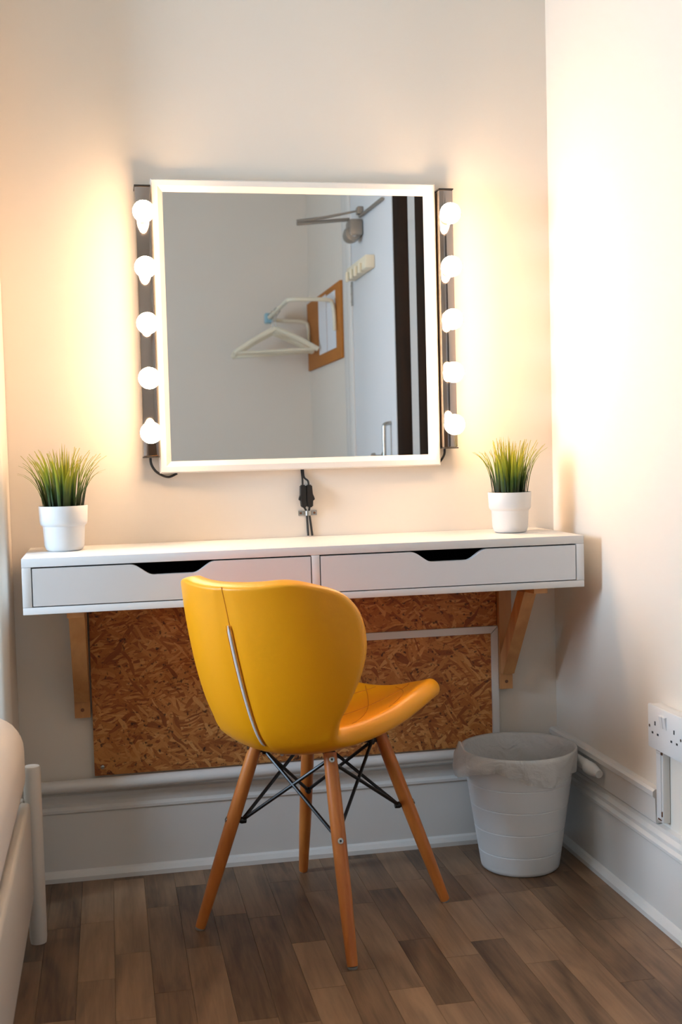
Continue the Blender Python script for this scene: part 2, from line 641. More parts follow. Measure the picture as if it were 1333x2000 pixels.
# batten on top of the right skirting, from the corner to the cable trunking
bm = bmesh.new()
add_prism(bm, [(XR, 0.196), (XR - 0.014, 0.196), (XR - 0.015, 0.246), (XR - 0.020, 0.250), (XR - 0.020, 0.260), (XR - 0.015, 0.264), (XR, 0.264)],
          'Y', -0.556, -0.001)
struct(finish('trim_1', bm, M['trim']), 'white batten above the right skirting between corner and trunking', 'trim')

# ------------------------------------------------------------------ pipe along the wall
pp = [(0.0, -0.036, 0.219), (0.5, -0.036, 0.221), (1.06, -0.036, 0.223), (1.13, -0.037, 0.224), (1.175, -0.044, 0.226), (1.196, -0.075, 0.229), (1.2025, -0.13, 0.232),
      (1.2030, -0.20, 0.236), (1.2030, -0.285, 0.236)]
pp = [Vector(pp[0]), Vector(pp[1])] + smooth_path(pp[2:], 5)
pipe = thing('heating_pipe', 'white painted pipe along the wall just above the skirting', 'pipe', (0.6, -0.036, 0.2))
tube('pipe_run', pp, [0.0145 if p.x < 1.05 else 0.0120 for p in pp], M['trim'], pipe, 16)
bm = bmesh.new()
add_tube(bm, [(1.2005, -0.27, 0.236), (1.2005, -0.292, 0.236), (1.204, -0.322, 0.233)], [0.0145, 0.0145, 0.009], 14)
finish('pipe_end', bm, M['trim'], pipe, True)

# ------------------------------------------------------------------ strand board panel behind the desk
osb = thing('strand_board_panel', 'brown strand board panel screwed to the wall under the desk', 'board', (0.6, -0.006, 0.235))
bm = bmesh.new()
add_box(bm, 0.122, 1.080, -0.014, -0.0005, 0.233, SH - 0.115)
finish('panel', bm, M['osb'], osb)
for px, pz in ((0.137, 0.625), (0.140, 0.252), (0.55, 0.25)):
    s = bmesh.new()
    add_lathe(s, [(0.0045, 0.0), (0.0045, -0.0012), (0.002, -0.0018)], (px, -0.014, pz), 12, 'Y')
    finish('screw', s, M['steel'], osb, True)
# white beading mitred round the access panel
bd = thing('white_beading', 'white mitred beading strip framing the lower right of the strand board', 'trim', (1.07, -0.02, 0.25))
zt = SH - 0.232
prism('beading_strip', [(0.62, zt - 0.017), (1.0635, zt - 0.017), (1.0800, zt), (0.62, zt)], 'Y', -0.0215, -0.0142, M['trim'], bd)
prism('beading_strip', [(1.0645, zt - 0.0185), (1.0805, zt - 0.0015), (1.0805, 0.240), (1.0645, 0.240)], 'Y', -0.0215, -0.0142, M['trim'], bd)

# ------------------------------------------------------------------ brackets
def bracket(x0, x1, label):
    b = thing('shelf_bracket', label, 'bracket', ((x0 + x1) / 2, 0, SH - 0.385), 'wooden shelf brackets')
    top = SH - 0.1135
    prism('upright', [(-0.0005, top), (-0.030, top), (-0.030, SH - 0.384), (-0.0005, SH - 0.384)], 'X', x0, x1, M['birch'], b)
    prism('arm', [(-0.0305, top), (-0.268, top), (-0.268, top - 0.0125), (-0.0305, top - 0.020)], 'X', x0, x1, M['birch'], b)
    prism('brace', [(-0.0305, SH - 0.345), (-0.0305, SH - 0.300), (-0.158, top - 0.0180), (-0.205, top - 0.0160), (-0.045, SH - 0.345)], 'X', x0 + 0.001, x1 - 0.001, M['birch'], b)
    s = bmesh.new()
    add_lathe(s, [(0.004, 0.0), (0.004, -0.001), (0.0015, -0.0013)], ((x0 + x1) / 2, -0.030, SH - 0.366), 12, 'Y')
    finish('screw', s, M['rust'], b, True)
    return b


bracket(0.0835, 0.1180, 'pale wooden shelf bracket left of the strand board')
bracket(1.0815, 1.1125, 'pale wooden shelf bracket right of the strand board')

# ------------------------------------------------------------------ wall-hung desk
DW, DD, DH, T = 1.19, 0.29, 0.113, 0.018
desk = thing('wall_desk', 'white wall-mounted desk shelf with two drawers under the mirror', 'desk', (DW / 2, -0.15, SH - DH))
y0, y1 = -DD, -0.001
box('top_panel', 0, DW, y0, y1, SH - T, SH, M['desk'], desk, 0.0012)
box('bottom_panel', 0, DW, y0, y1, SH - DH, SH - DH + 0.0145, M['desk'], desk, 0.0012)
box('side_panel', 0, T, y0, y1, SH - DH + 0.0149, SH - T - 0.0004, M['desk'], desk, 0.0008)
box('side_panel', DW - T, DW, y0, y1, SH - DH + 0.0149, SH - T - 0.0004, M['desk'], desk, 0.0008)
box('divider', 0.5855, 0.6025, y0, y1, SH - DH + 0.0149, SH - T - 0.0004, M['desk'], desk, 0.0008)
box('back_panel', T + 0.0005, DW - T - 0.0005, y1 - 0.006, y1 - 0.001, SH - DH + 0.0149, SH - T - 0.0004, M['dark'], desk)  # dark colour stands in for shade at the back of the desk


def drawer(x0, x1, n0, n1):
    """x0..x1: front; n0..n1: the cut-out grip at the top edge."""
    zt_, zb_ = SH - T - 0.0028, SH - DH + 0.0145 + 0.0022
    d = 0.0225
    out = [(x0, zb_), (x1, zb_), (x1, zt_)]
    # right slope, floor, left slope of the grip as soft S curves
    def s_curve(xa, za, xb, zb2, k=8):
        r = []
        for i in range(k + 1):
            t = i / k
            e = t * t * (3 - 2 * t)
            r.append((xa + (xb - xa) * t, za + (zb2 - za) * e))
        return r
    out += s_curve(n1, zt_, n1 - 0.046, zt_ - d, 12)
    out += s_curve(n0 + 0.046, zt_ - d, n0, zt_, 12)
    out += [(x0, zt_)]
    f = prism('drawer', out, 'Y', y0 - 0.0005, y0 + 0.016, M['drawerfront'], desk)
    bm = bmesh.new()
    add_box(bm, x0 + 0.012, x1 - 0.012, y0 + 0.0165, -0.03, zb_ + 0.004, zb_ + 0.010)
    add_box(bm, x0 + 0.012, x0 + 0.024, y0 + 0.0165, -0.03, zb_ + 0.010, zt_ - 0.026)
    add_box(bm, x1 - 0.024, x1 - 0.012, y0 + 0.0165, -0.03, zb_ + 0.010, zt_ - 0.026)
    finish('drawer_box', bm, M['dark'], f)  # box coloured charcoal so the drawer inside looks shaded
    return f


drawer(T + 0.0022, 0.5855 - 0.0022, 0.214, 0.385)
drawer(0.6025 + 0.0022, DW - T - 0.0022, 0.800, 0.968)
# dark sheets added under the top, painting the shade seen through the grips
box('shade_sheet', T + 0.003, 0.5845, y0 + 0.018, -0.012, SH - T - 0.0022, SH - T - 0.0008, M['dark'], desk)
box('shade_sheet', 0.604, DW - T - 0.003, y0 + 0.018, -0.012, SH - T - 0.0022, SH - T - 0.0008, M['dark'], desk)

# ------------------------------------------------------------------ mirror
MX0, MX1, MZ0, MZ1 = 0.2905, 0.9445, SH + 0.157, SH + 0.8106
mir = thing('wall_mirror', 'square white-framed wall mirror between two rows of lit bulbs', 'mirror', ((MX0 + MX1) / 2, 0, MZ0))
prof = [(0.0, -0.001), (0.0, -0.029), (0.003, -0.033), (0.015, -0.034), (0.0265, -0.021), (0.0265, -0.001)]


def corner(i, d, y):
    sx = (MX0 + d, MX1 - d, MX1 - d, MX0 + d)[i]
    sz = (MZ0 + d, MZ0 + d, MZ1 - d, MZ1 - d)[i]
    return (sx, y, sz)


for i in range(4):
    j = (i + 1) % 4
    bm = bmesh.new()
    a = [bm.verts.new(corner(i, d, y)) for d, y in prof]
    b = [bm.verts.new(corner(j, d, y)) for d, y in prof]
    n = len(prof)
    bm.faces.new(a); bm.faces.new(b)
    for k in range(n):
        bm.faces.new((a[k], a[(k + 1) % n], b[(k + 1) % n], b[k]))
    finish('frame_rail', bm, M['frame'], mir)
box('mirror_glass', MX0 + 0.0255, MX1 - 0.0255, -0.020, -0.012, MZ0 + 0.0255, MZ1 - 0.0255, M['mirror'], mir)


# ------------------------------------------------------------------ bulb bars
def light_bar(x0, x1, z0, z1, bulbs, label, cord):
    t = thing('vanity_light_bar', label, 'light', ((x0 + x1) / 2, 0, z0), 'bulb bars beside the mirror')
    box('housing', x0 + 0.0005, x1 - 0.0005, -0.055, -0.001, z0 + 0.003, z1 - 0.003, M['chrome'], t, 0.002)
    for za, zb in ((z0, z0 + 0.0027), (z1 - 0.0027, z1)):
        box('end_cap', x0 - 0.0005, x1 + 0.0005, -0.057, -0.001, za, zb, M['blackp'], t)
    xc = (x0 + x1) / 2
    for z in bulbs:
        bm = bmesh.new()
        R, yc = 0.0238, -0.0875
        prof = [(0.0162, -0.0640), (0.0162, -0.0690)]
        for k in range(1, 13):
            a = math.radians(43 + 137 * k / 12.0)
            prof.append((max(R * math.sin(a), 0.0004), yc + R * math.cos(a)))
        add_lathe(bm, prof, (xc, 0, z), 20, 'Y')
        bo = finish('bulb', bm, M['bulb'], t, 'all')
        bm = bmesh.new()
        add_lathe(bm, [(0.0168, -0.0552), (0.0168, -0.0632), (0.0165, -0.0638)], (xc, 0, z), 20, 'Y')
        finish('lamp_holder', bm, M['bulbbase'], bo, True)
    tube('cord', smooth_path(cord, 6), 0.0028, M['blackp'], t, 8)
    return t


light_bar(0.2545, 0.2890, SH + 0.193, SH + 0.791, [SH + z for z in (0.727, 0.607, 0.486, 0.367, 0.248)],
          'chrome bar of five lit globe bulbs left of the mirror',
          [(0.270, -0.030, SH + 0.1925), (0.272, -0.030, SH + 0.178), (0.281, -0.026, SH + 0.163), (0.296, -0.012, SH + 0.1525), (0.312, -0.005, SH + 0.1485), (0.33, -0.004, SH + 0.156)])
light_bar(0.9465, 0.9805, SH + 0.196, SH + 0.795, [SH + z for z in (0.732, 0.612, 0.492, 0.371, 0.251)],
          'chrome bar of five lit globe bulbs right of the mirror',
          [(0.955, -0.030, SH + 0.1955), (0.9545, -0.028, SH + 0.183), (0.950, -0.018, SH + 0.170), (0.943, -0.006, SH + 0.160), (0.935, -0.005, SH + 0.165)])


# ------------------------------------------------------------------ cord switches and clip
def cord_switch(xa, side, label):
    t = thing('cord_switch', label, 'switch', (xa, -0.01, SH + 0.06), 'cord switches under the mirror')
    bm = bmesh.new()
    zt_, zb_ = SH + 0.121, SH + 0.069
    k = 0.003
    o = [(xa - 0.0062, zb_), (xa + 0.0062, zb_), (xa + 0.0072 - (0.002 if side < 0 else 0), zb_ + 0.02), (xa + 0.0062 - 0.001, zt_), (xa - 0.0062 - 0.001, zt_), (xa - 0.0072 - 0.0005, zb_ + 0.02)]
    add_prism(bm, o, 'Y', -0.024, -0.004)
    bmesh.ops.bevel(bm, geom=[e for e in bm.edges], offset=0.0022, segments=2, affect='EDGES')
    finish('body', bm, M['blackp'], t, True)
    bm = bmesh.new()
    xs = xa + side * 0.0066
    add_prism(bm, [(xs, SH + 0.083), (xs + side * 0.0048, SH + 0.087), (xs + side * 0.0040, SH + 0.091), (xs, SH + 0.101)], 'Y', -0.019, -0.009)
    finish('rocker', bm, M['blackp'], t)
    tube('cord', smooth_path([(xa - 0.001, -0.013, SH + 0.119), (xa - 0.0015 - side * 0.001, -0.011, SH + 0.130), (0.6195 + side * 0.002, -0.007, SH + 0.139), (0.618 + side * 0.002, -0.005, SH + 0.160)], 5), 0.0023, M['blackp'], t, 8)
    tube('cord', smooth_path([(xa, -0.013, SH + 0.071), (0.628 + side * 0.0028, -0.0085, SH + 0.058), (0.6295 + side * 0.0034, -0.0055, SH + 0.045), (0.633 + side * 0.0048, -0.0045, SH + 0.0022)], 5), 0.0025, M['blackp'], t, 8)
    return t


cord_switch(0.6178, -1, 'left one of two black cord switches under the mirror')
cord_switch(0.6322, 1, 'right one of two black cord switches under the mirror')
clip = thing('cable_clip', 'small metal saddle clip holding two black cords to the wall', 'clip', (0.6285, -0.002, SH + 0.055))
bm = bmesh.new()
o = [(0.607, -0.0008), (0.607, -0.0022), (0.6195, -0.0022)]
for k in range(9):
    a = math.pi * k / 8
    o.append((0.6285 - 0.0085 * math.cos(a), -0.004 - 0.0105 * math.sin(a)))
o += [(0.6375, -0.0022), (0.650, -0.0022), (0.650, -0.0008), (0.6362, -0.0008)]
for k in range(9):
    a = math.pi * (8 - k) / 8
    o.append((0.6285 - 0.0073 * math.cos(a), -0.004 - 0.0092 * math.sin(a)))
o += [(0.6208, -0.0008)]
add_prism(bm, o, 'Z', SH + 0.0495, SH + 0.0605)
finish('saddle', bm, M['steel'], clip, True)
for xs in (0.6125, 0.6445):
    bm = bmesh.new()
    add_lathe(bm, [(0.0028, -0.0022), (0.0025, -0.0036), (0.001, -0.004)], (xs, 0, SH + 0.055), 12, 'Y')
    finish('screw', bm, M['rust'], clip, True)


# ------------------------------------------------------------------ potted grass
blade_meshes = []
for v in range(7):
    lean = (0.02, 0.12, 0.24, 0.40, 0.58, 0.80, 1.02)[v]
    ln = (0.150, 0.158, 0.150, 0.150, 0.150, 0.146, 0.142)[v]
    bm = bmesh.new()
    N = 7
    rows = []
    xx = zz = 0.0
    for i in range(N + 1):
        t = i / N
        ang = lean * (0.25 + 1.35 * t * t)
        wd = 0.0038 * (1 - t ** 1.8) + 0.0001
        rows.append([bm.verts.new((xx - 0.0008, -wd, zz)), bm.verts.new((xx + 0.0006, 0, zz)), bm.verts.new((xx - 0.0008, wd, zz))])
        xx += math.sin(ang) * ln / N
        zz += math.cos(ang) * ln / N
    for r0, r1 in zip(rows, rows[1:]):
        bm.faces.new((r0[0], r0[1], r1[1], r1[0]))
        bm.faces.new((r0[1], r0[2], r1[2], r1[1]))
    me = bpy.data.meshes.new('grass_blade')
    bm.to_mesh(me); bm.free()
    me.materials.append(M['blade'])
    for p in me.polygons:
        p.use_smooth = True
    blade_meshes.append(me)


def potted_grass(x, y, sc, label, seed, spread):
    t = thing('potted_grass', label, 'plant', (x, y, SH + 0.0003), 'potted grass plants on the desk', local=True)
    H = 0.097 * sc
    R = 0.052 * sc
    pot = lathe('pot', [(0.0005, 0.0), (0.034 * sc, 0.0), (0.039 * sc, 0.003), (0.0425 * sc, 0.012), (0.0445 * sc, 0.050 * sc), (0.0450 * sc, 0.0535 * sc), (0.0490 * sc, 0.0570 * sc), (0.0505 * sc, 0.062 * sc),
                        (R, H - 0.001), (R - 0.0007, H), (R - 0.0022, H), (R - 0.003, H - 0.002), (R - 0.0045, H - 0.012), (0.0005, H - 0.012)],
                (0, 0, 0), M['pot'], t, 48)
    lathe('soil', [(R - 0.006, H - 0.013), (R - 0.006, H - 0.006), (0.002, H - 0.003)], (0, 0, 0), M['soil'], t, 32)
    rr = random.Random(seed)
    nb = 105
    for k in range(nb):
        q = math.sqrt((k + 0.5) / nb)
        a = k * 2.39996 + rr.uniform(-0.3, 0.3)
        r0 = q * 0.043 * sc
        lean = min(max(q * spread + rr.gauss(0, 0.17), 0), 1)
        vi = min(int(lean * 6.2), 6)
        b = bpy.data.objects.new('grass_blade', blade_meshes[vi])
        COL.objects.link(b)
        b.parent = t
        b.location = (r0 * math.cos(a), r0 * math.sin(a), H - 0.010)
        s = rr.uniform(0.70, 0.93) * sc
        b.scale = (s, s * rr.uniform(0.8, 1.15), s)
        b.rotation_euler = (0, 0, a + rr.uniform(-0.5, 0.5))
    return t


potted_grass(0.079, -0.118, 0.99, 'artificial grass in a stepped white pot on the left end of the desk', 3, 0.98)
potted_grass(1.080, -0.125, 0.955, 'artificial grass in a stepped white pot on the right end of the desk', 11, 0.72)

# ------------------------------------------------------------------ chair
ROWS = [(-.310, .713, 12, .205, .120), (-.307, .702, 12, .207, .170), (-.299, .674, 12, .215, .230), (-.287, .630, 12, .225, .262), (-.268, .565, 14, .233, .263),
        (-.248, .505, 16, .238, .235), (-.226, .450, 22, .240, .195), (-.205, .412, 35, .250, .167), (-.178, .385, 55, .300, .155), (-.135, .370, 75, .360, .162),
        (-.070, .365, 85, .380, .190), (0.0, .367, 90, .370, .214), (.070, .374, 90, .340, .230), (.130, .384, 90, .330, .226), (.180, .394, 90, .350, .197),
        (.212, .402, 90, .380, .148), (.224, .405, 90, .400, .095)]


def shell_row(v):
    x_ = v * (len(ROWS) - 1)
    i = min(int(x_), len(ROWS) - 2)
    t = x_ - i
    p0 = ROWS[max(i - 1, 0)]; p1 = ROWS[i]; p2 = ROWS[i + 1]; p3 = ROWS[min(i + 2, len(ROWS) - 1)]
    return [0.5 * ((2 * b) + (-a + c) * t + (2 * a - 5 * b + 4 * c - d) * t * t + (-a + 3 * b - 3 * c + d) * t ** 3) for a, b, c, d in zip(p0, p1, p2, p3)]


ST = 0.036


def shell_outer(v, u):
    """Point on the outer skin; v 0 (back top) .. 1 (seat front), u -1 .. 1 across."""
    Y, Z, na, rho, s = shell_row(v)
    th = u * s / rho
    c = rho * (1 - math.cos(th))
    na = math.radians(na)
    return Vector((rho * math.sin(th), Y + c * math.cos(na), Z + c * math.sin(na)))


def shell_normal(v, u):
    e = 1e-3
    a = shell_outer(min(v + e, 1), u) - shell_outer(max(v - e, 0), u)
    b = shell_outer(v, min(u + e, 1)) - shell_outer(v, max(u - e, -1))
    n = a.cross(b).normalized()                # points to the sitter's side
    na = math.radians(shell_row(v)[2])
    if n.dot(Vector((0, math.cos(na), math.sin(na)))) < 0:
        n = -n
    return n


chair = thing('desk_chair', 'yellow leather shell chair with wooden dowel legs in front of the desk', 'chair', (0.582, -0.360, 0.0), None,
              math.atan2(-0.695, 0.719), local=True)
bm = bmesh.new()
NV, NU = 84, 44
outer, inner = [], []
vs_ = [0.5 - 0.5 * math.cos(math.pi * i / NV) for i in range(NV + 1)]
vs_ = [0.35 * a + 0.65 * i / NV for i, a in enumerate(vs_)]
us_ = [math.sin(math.pi / 2 * (2 * j / NU - 1)) for j in range(NU + 1)]
for i, v in enumerate(vs_):
    ro, ri = [], []
    dv = min(v, 1 - v) / 0.045
    for j, u in enumerate(us_):
        Y, Z, na, rho, s = shell_row(v)
        du = (1 - abs(u)) * s / 0.020
        ev = math.sqrt(max(0, 1 - (1 - min(dv, 1)) ** 2))
        eu = math.sqrt(max(0, 1 - (1 - min(du, 1)) ** 2))
        h = 0.5 * ST * ev * eu
        if v > 0.5:
            h *= 1.1
        p = shell_outer(v, u)
        n = shell_normal(v, u)
        mid = p + n * (ST * 0.5)
        # soft crease down the middle of the back
        cre = 0.0035 * math.exp(-(u / 0.035) ** 2) * (1 if v < 0.5 else 0)
        edge = (i in (0, NV)) or (j in (0, NU))
        ro.append(bm.verts.new(mid - n * max(h - cre, 0)))
        ri.append(ro[-1] if edge else bm.verts.new(mid + n * h))
    outer.append(ro); inner.append(ri)
for i in range(NV):
    for j in range(NU):
        bm.faces.new((outer[i][j], outer[i][j + 1], outer[i + 1][j + 1], outer[i + 1][j]))
        q = (inner[i][j], inner[i + 1][j], inner[i + 1][j + 1], inner[i][j + 1])
        if len(set(q)) >= 3:
            try:
                bm.faces.new(list(dict.fromkeys(q)))
            except ValueError:
                pass
shell = finish('seat_shell', bm, M['yellow'], chair, 'all')
shell['label'] = 'yellow leather winged shell'


def on_shell(v, u, off):
    n = shell_normal(v, u)
    return shell_outer(v, u) - n * off


def find_v(z):
    lo, hi = 0.0, 0.6
    for _ in range(40):
        m_ = (lo + hi) / 2
        if shell_row(m_)[1] > z:
            lo = m_
        else:
            hi = m_
    return lo


# seam, zip tape and slit edge down the back
vt, vz, ve = 0.012, find_v(.640), find_v(.394)
pts = [on_shell(vt + (vz - vt) * k / 10, 0, -0.0035) for k in range(11)]
finish('back_seam', add_tube(bmesh.new(), pts, 0.0011, 6), M['seam'], shell, True)
pts = [on_shell(vz + (ve - vz) * k / 20, -0.008, -0.0012) for k in range(21)]
z_ = finish('zip', add_tube(bmesh.new(), pts, [0.0008] + [0.0030] * 19 + [0.0008], 8), M['zipw'], shell, True)
z_['label'] = 'pale zip tape in the back slit'
pts = [on_shell(vz + (ve - vz) * k / 20, 0.012, -0.0015) for k in range(21)]
finish('slit_edge', add_tube(bmesh.new(), pts, [0.0006] + [0.0016] * 19 + [0.0006], 8), M['seam'], shell, True)
pts = [on_shell(vz + (ve - vz) * k / 20, -0.026, -0.0006) for k in range(21)]
finish('slit_edge', add_tube(bmesh.new(), pts, [0.0003] + [0.0009] * 19 + [0.0003], 8), M['seam'], shell, True)


def in_shell(v, u):
    n = shell_normal(v, u)
    return shell_outer(v, u) + n * (ST * (1.05 if v > 0.5 else 1.0) + 0.0002)


# quilted lines on the seat
for u0, u1_, va, vb in ((-0.75, 0.1, 0.60, 0.93), (-0.2, 0.7, 0.60, 0.93), (0.2, -0.7, 0.60, 0.93), (0.75, -0.1, 0.60, 0.93), (0.85, 0.45, 0.70, 0.92), (-0.85, -0.45, 0.70, 0.92)):
    pts = [in_shell(va + (vb - va) * k / 12, u0 + (u1_ - u0) * k / 12) for k in range(13)]
    finish('quilt_seam', add_tube(bmesh.new(), pts, 0.0008, 6), M['seam'], shell, True)
# legs
tops, feet, nodes = {}, {}, {}
for sx in (-1, 1):
    for sy in (-1, 1):
        top = Vector((sx * 0.088, sy * (0.100 if sy < 0 else 0.086), 0.372))
        foot = Vector((sx * 0.181, sy * 0.183, 0.004))
        tops[sx, sy], feet[sx, sy] = top, foot
        ax = (top - foot)
        pts = [foot + ax * k for k in (0, 0.02, 0.3, 0.6, 0.85, 1.0)]
        leg = finish('leg', add_tube(bmesh.new(), pts, [0.0100, 0.0105, 0.0132, 0.0142, 0.0138, 0.0130], 18), M['legwood'], chair, True)
        fp = foot - ax.normalized() * 0.0
        finish('glide', add_lathe(bmesh.new(), [(0.0090, -0.0038), (0.0098, -0.001), (0.0098, 0.0008)], (foot.x, foot.y, foot.z), 18), M['glide'], leg, True)
        outd = Vector((sx, sy, 0)).normalized()
        for frac in (0.575, 0.965):
            c_ = foot + ax * frac
            r_ = 0.0140
            # screws sit on the outer face of the leg, facing out of the square
            n = (outd - ax.normalized() * outd.dot(ax.normalized())).normalized()
            p = c_ + n * (r_ - 0.0004)
            finish('screw', add_tube(bmesh.new(), [p, p + n * 0.0013, p + n * 0.0018], [0.0058, 0.0058, 0.0040], 14), M['steel'], leg, True)
            s2 = p + n * 0.0019
            finish('screw_socket', add_tube(bmesh.new(), [s2 - n * 0.0002, s2 + n * 0.0002], 0.0024, 8), M['black'], leg, True)
        nodes[sx, sy] = foot + ax * 0.575 - outd * 0.019
        finish('bolt_knob', add_tube(bmesh.new(), [foot + ax * 0.575 - outd * 0.0125, foot + ax * 0.575 - outd * 0.018, foot + ax * 0.572 - outd * 0.028], [0.0045, 0.007, 0.0055], 10), M['black'], leg, True)
for sx in (-1, 1):
    for sy in (-1, 1):
        for nb_ in ((-sx, sy), (sx, -sy)):
            a = nodes[sx, sy]
            tdir = Vector((nb_[0], nb_[1], 0)).normalized()
            b = tops[nb_] - tdir * 0.016 + Vector((0, 0, -0.018))
            finish('brace_rod', add_tube(bmesh.new(), [a, b], 0.0036, 8), M['black'], chair, True)
bm = bmesh.new()
for sx, sy in ((1, 1), (1, -1)):
    a, b = tops[sx, sy], tops[-sx, -sy]
    add_tube(bm, [a * 0.97 + Vector((0, 0, -0.004)), (a + b) / 2 + Vector((0, 0, -0.008)), b * 0.97 + Vector((0, 0, -0.004))], 0.006, 8)
finish('under_frame', bm, M['black'], chair, True)
for k_, tp in tops.items():
    d_ = Vector((k_[0], k_[1], 0)).normalized()
    c_ = tp - d_ * 0.017 + Vector((0, 0, -0.016))
    finish('leg_bracket', add_lathe(bmesh.new(), [(0.006, -0.008), (0.008, -0.003), (0.008, 0.008), (0.006, 0.014)], (c_.x, c_.y, c_.z), 10), M['black'], chair, True)

# ------------------------------------------------------------------ waste bin and liner
BX, BY = 1.066, -0.190
bin_ = thing('waste_bin', 'tapered white plastic waste bin in the corner', 'bin', (BX, BY, 0.0))
prof = [(0.0005, 0.0), (0.083, 0.0), (0.088, 0.004)]
H = 0.272
rad = lambda z: 0.088 + (0.128 - 0.088) * (z / H)
z = 0.006
grooves = (0.045, 0.098, 0.150, 0.200)
zs = [0.01]
for g in grooves:
    zs += [g - 0.0016, g, g + 0.0016]
zs += [H - 0.012]
for z in zs:
    prof.append((rad(z) - (0.0016 if z in grooves else 0), z))
prof += [(rad(H) + 0.001, H - 0.006), (rad(H) + 0.0022, H - 0.002), (rad(H) + 0.001, H), (rad(H) - 0.0015, H), (rad(H) - 0.003, H - 0.003), (0.0875, 0.008), (0.0005, 0.006)]
lathe('bin_body', prof, (BX, BY, 0), M['bin'], bin_, 56)

bm = bmesh.new()
NA = 96
rl = random.Random(5)
ph = [rl.uniform(0, 6.28) for _ in range(8)]
levels = [(-0.020, 0.05), (-0.010, 0.14), (-0.0055, 0.22), (-0.0035, H - 0.004), (-0.001, H + 0.0022), (0.0035, H + 0.0022)]
rings = []
for dr, z in levels:
    rings.append([bm.verts.new((BX + (rad(z) + dr + (0.0015 * math.sin(9 * a + ph[0]) if z < 0.2 else 0)) * math.cos(a), BY + (rad(z) + dr) * math.sin(a), z)) for a in [2 * math.pi * k / NA for k in range(NA)]])
for step in range(1, 7):
    t = step / 6
    ring = []
    for k in range(NA):
        a = 2 * math.pi * k / NA
        wave = 0.5 + 0.5 * math.sin(2 * a + 2.2) * 0.6 + 0.4 * math.sin(3 * a + ph[1]) * 0.5 + 0.12 * math.sin(7 * a + ph[2])
        wave = max(0.12, min(wave, 1.15))
        # the left side stands away from the bin, the front sags in a swag
        left = math.exp(-((math.atan2(math.sin(a - math.radians(195)), math.cos(a - math.radians(195)))) / 0.45) ** 2)
        front = math.exp(-((math.atan2(math.sin(a - math.radians(-80)), math.cos(a - math.radians(-80)))) / 0.55) ** 2)
        right = math.exp(-((math.atan2(math.sin(a - math.radians(0)), math.cos(a - math.radians(0)))) / 0.5) ** 2)
        drop = (0.026 + 0.012 * wave + 0.034 * front + 0.014 * left + 0.004 * math.sin(5 * a + ph[4])) * t
        flare = 0.0045 + (0.034 * left + 0.008 * front + 0.003 * wave) * math.sin(t * 2.0) + (0.0028 * math.sin(17 * a + ph[3]) + 0.0022 * math.sin(29 * a + ph[5] + 3 * t)) * t
        z = H + 0.002 - drop
        r = rad(z) + flare
        # keep clear of the two walls and the batten
        xx_, yy_ = BX + r * math.cos(a), BY + r * math.sin(a)
        xx_ = min(xx_, 1.1890 if z < 0.256 else 1.2090)
        yy_ = min(yy_, -0.0525)
        ring.append(bm.verts.new((xx_, yy_, z)))
    rings.append(ring)
# one peak of film standing up at the left
for k in range(NA):
    a = math.degrees(2 * math.pi * k / NA)
    g = math.exp(-((a - 172) / 9.0) ** 2)
    for ri in (4, 5):
        rings[ri][k].co.z += 0.016 * g
        rings[ri][k].co.x -= 0.004 * g
    for ri in (6, 7):
        rings[ri][k].co.z += 0.010 * g
        rings[ri][k].co.x -= 0.004 * g
for r0, r1 in zip(rings, rings[1:]):
    for k in range(NA):
        bm.faces.new((r0[k], r0[(k + 1) % NA], r1[(k + 1) % NA], r1[k]))
lin = finish('bin_liner', bm, M['liner'], None, 'all')
tag(lin, 'thin translucent plastic liner folded over the waste bin rim', 'bin liner')

# ------------------------------------------------------------------ socket and trunking on the right wall
SY0, SY1, SZ0, SZ1 = -0.703, -0.558, SH - 0.401, SH - 0.315
so = thing('wall_socket', 'white double wall socket with switches on the right wall', 'socket', (XR, (SY0 + SY1) / 2, SZ0))
box('back_box', XR - 0.022, XR - 0.0005, SY0 + 0.001, SY1 - 0.001, SZ0 + 0.001, SZ1 - 0.001, M['socket'], so, 0.002)
box('face_plate', XR - 0.030, XR - 0.0222, SY0, SY1, SZ0, SZ1, M['socket'], so, 0.0025)
xf = XR - 0.030


def hole(y, z, wy, wz):
    box('pin_hole', xf - 0.0004, xf + 0.001, y - wy / 2, y + wy / 2, z - wz / 2, z + wz / 2, M['hole'], so)


zc = (SZ0 + SZ1) / 2
for yc in (-0.590, -0.668):
    hole(yc, zc + 0.009, 0.004, 0.008)
    hole(yc + 0.011, zc - 0.011, 0.0065, 0.004)
    hole(yc - 0.011, zc - 0.011, 0.0065, 0.004)
for ys in (-0.6185, -0.6320):
    bm = bmesh.new()
    add_prism(bm, [(xf + 0.001, zc + 0.006), (xf - 0.0008, zc + 0.006), (xf - 0.0045, zc + 0.029), (xf + 0.001, zc + 0.031)], 'Y', ys - 0.0058, ys + 0.0058)
    finish('rocker_switch', bm, M['socket'], so)
for ys in (-0.5665, -0.6945):
    finish('screw', add_lathe(bmesh.new(), [(0.003, 0.0005), (0.003, -0.0004), (0.001, -0.0006)], (xf, ys, zc), 10, 'X'), M['steel'], so, True)
tr = thing('cable_trunking', 'chipped white cable trunking running down from the wall socket', 'trunking', (XR, -0.579, 0.20))
box('trunking_cover', XR - 0.016, XR - 0.0005, -0.5925, -0.5625, 0.206, SZ0 - 0.0015, M['trim'], tr, 0.002)
box('trunking_lip', XR - 0.0175, XR - 0.0162, -0.5865, -0.5685, 0.212, SZ0 - 0.012, M['socket'], tr)
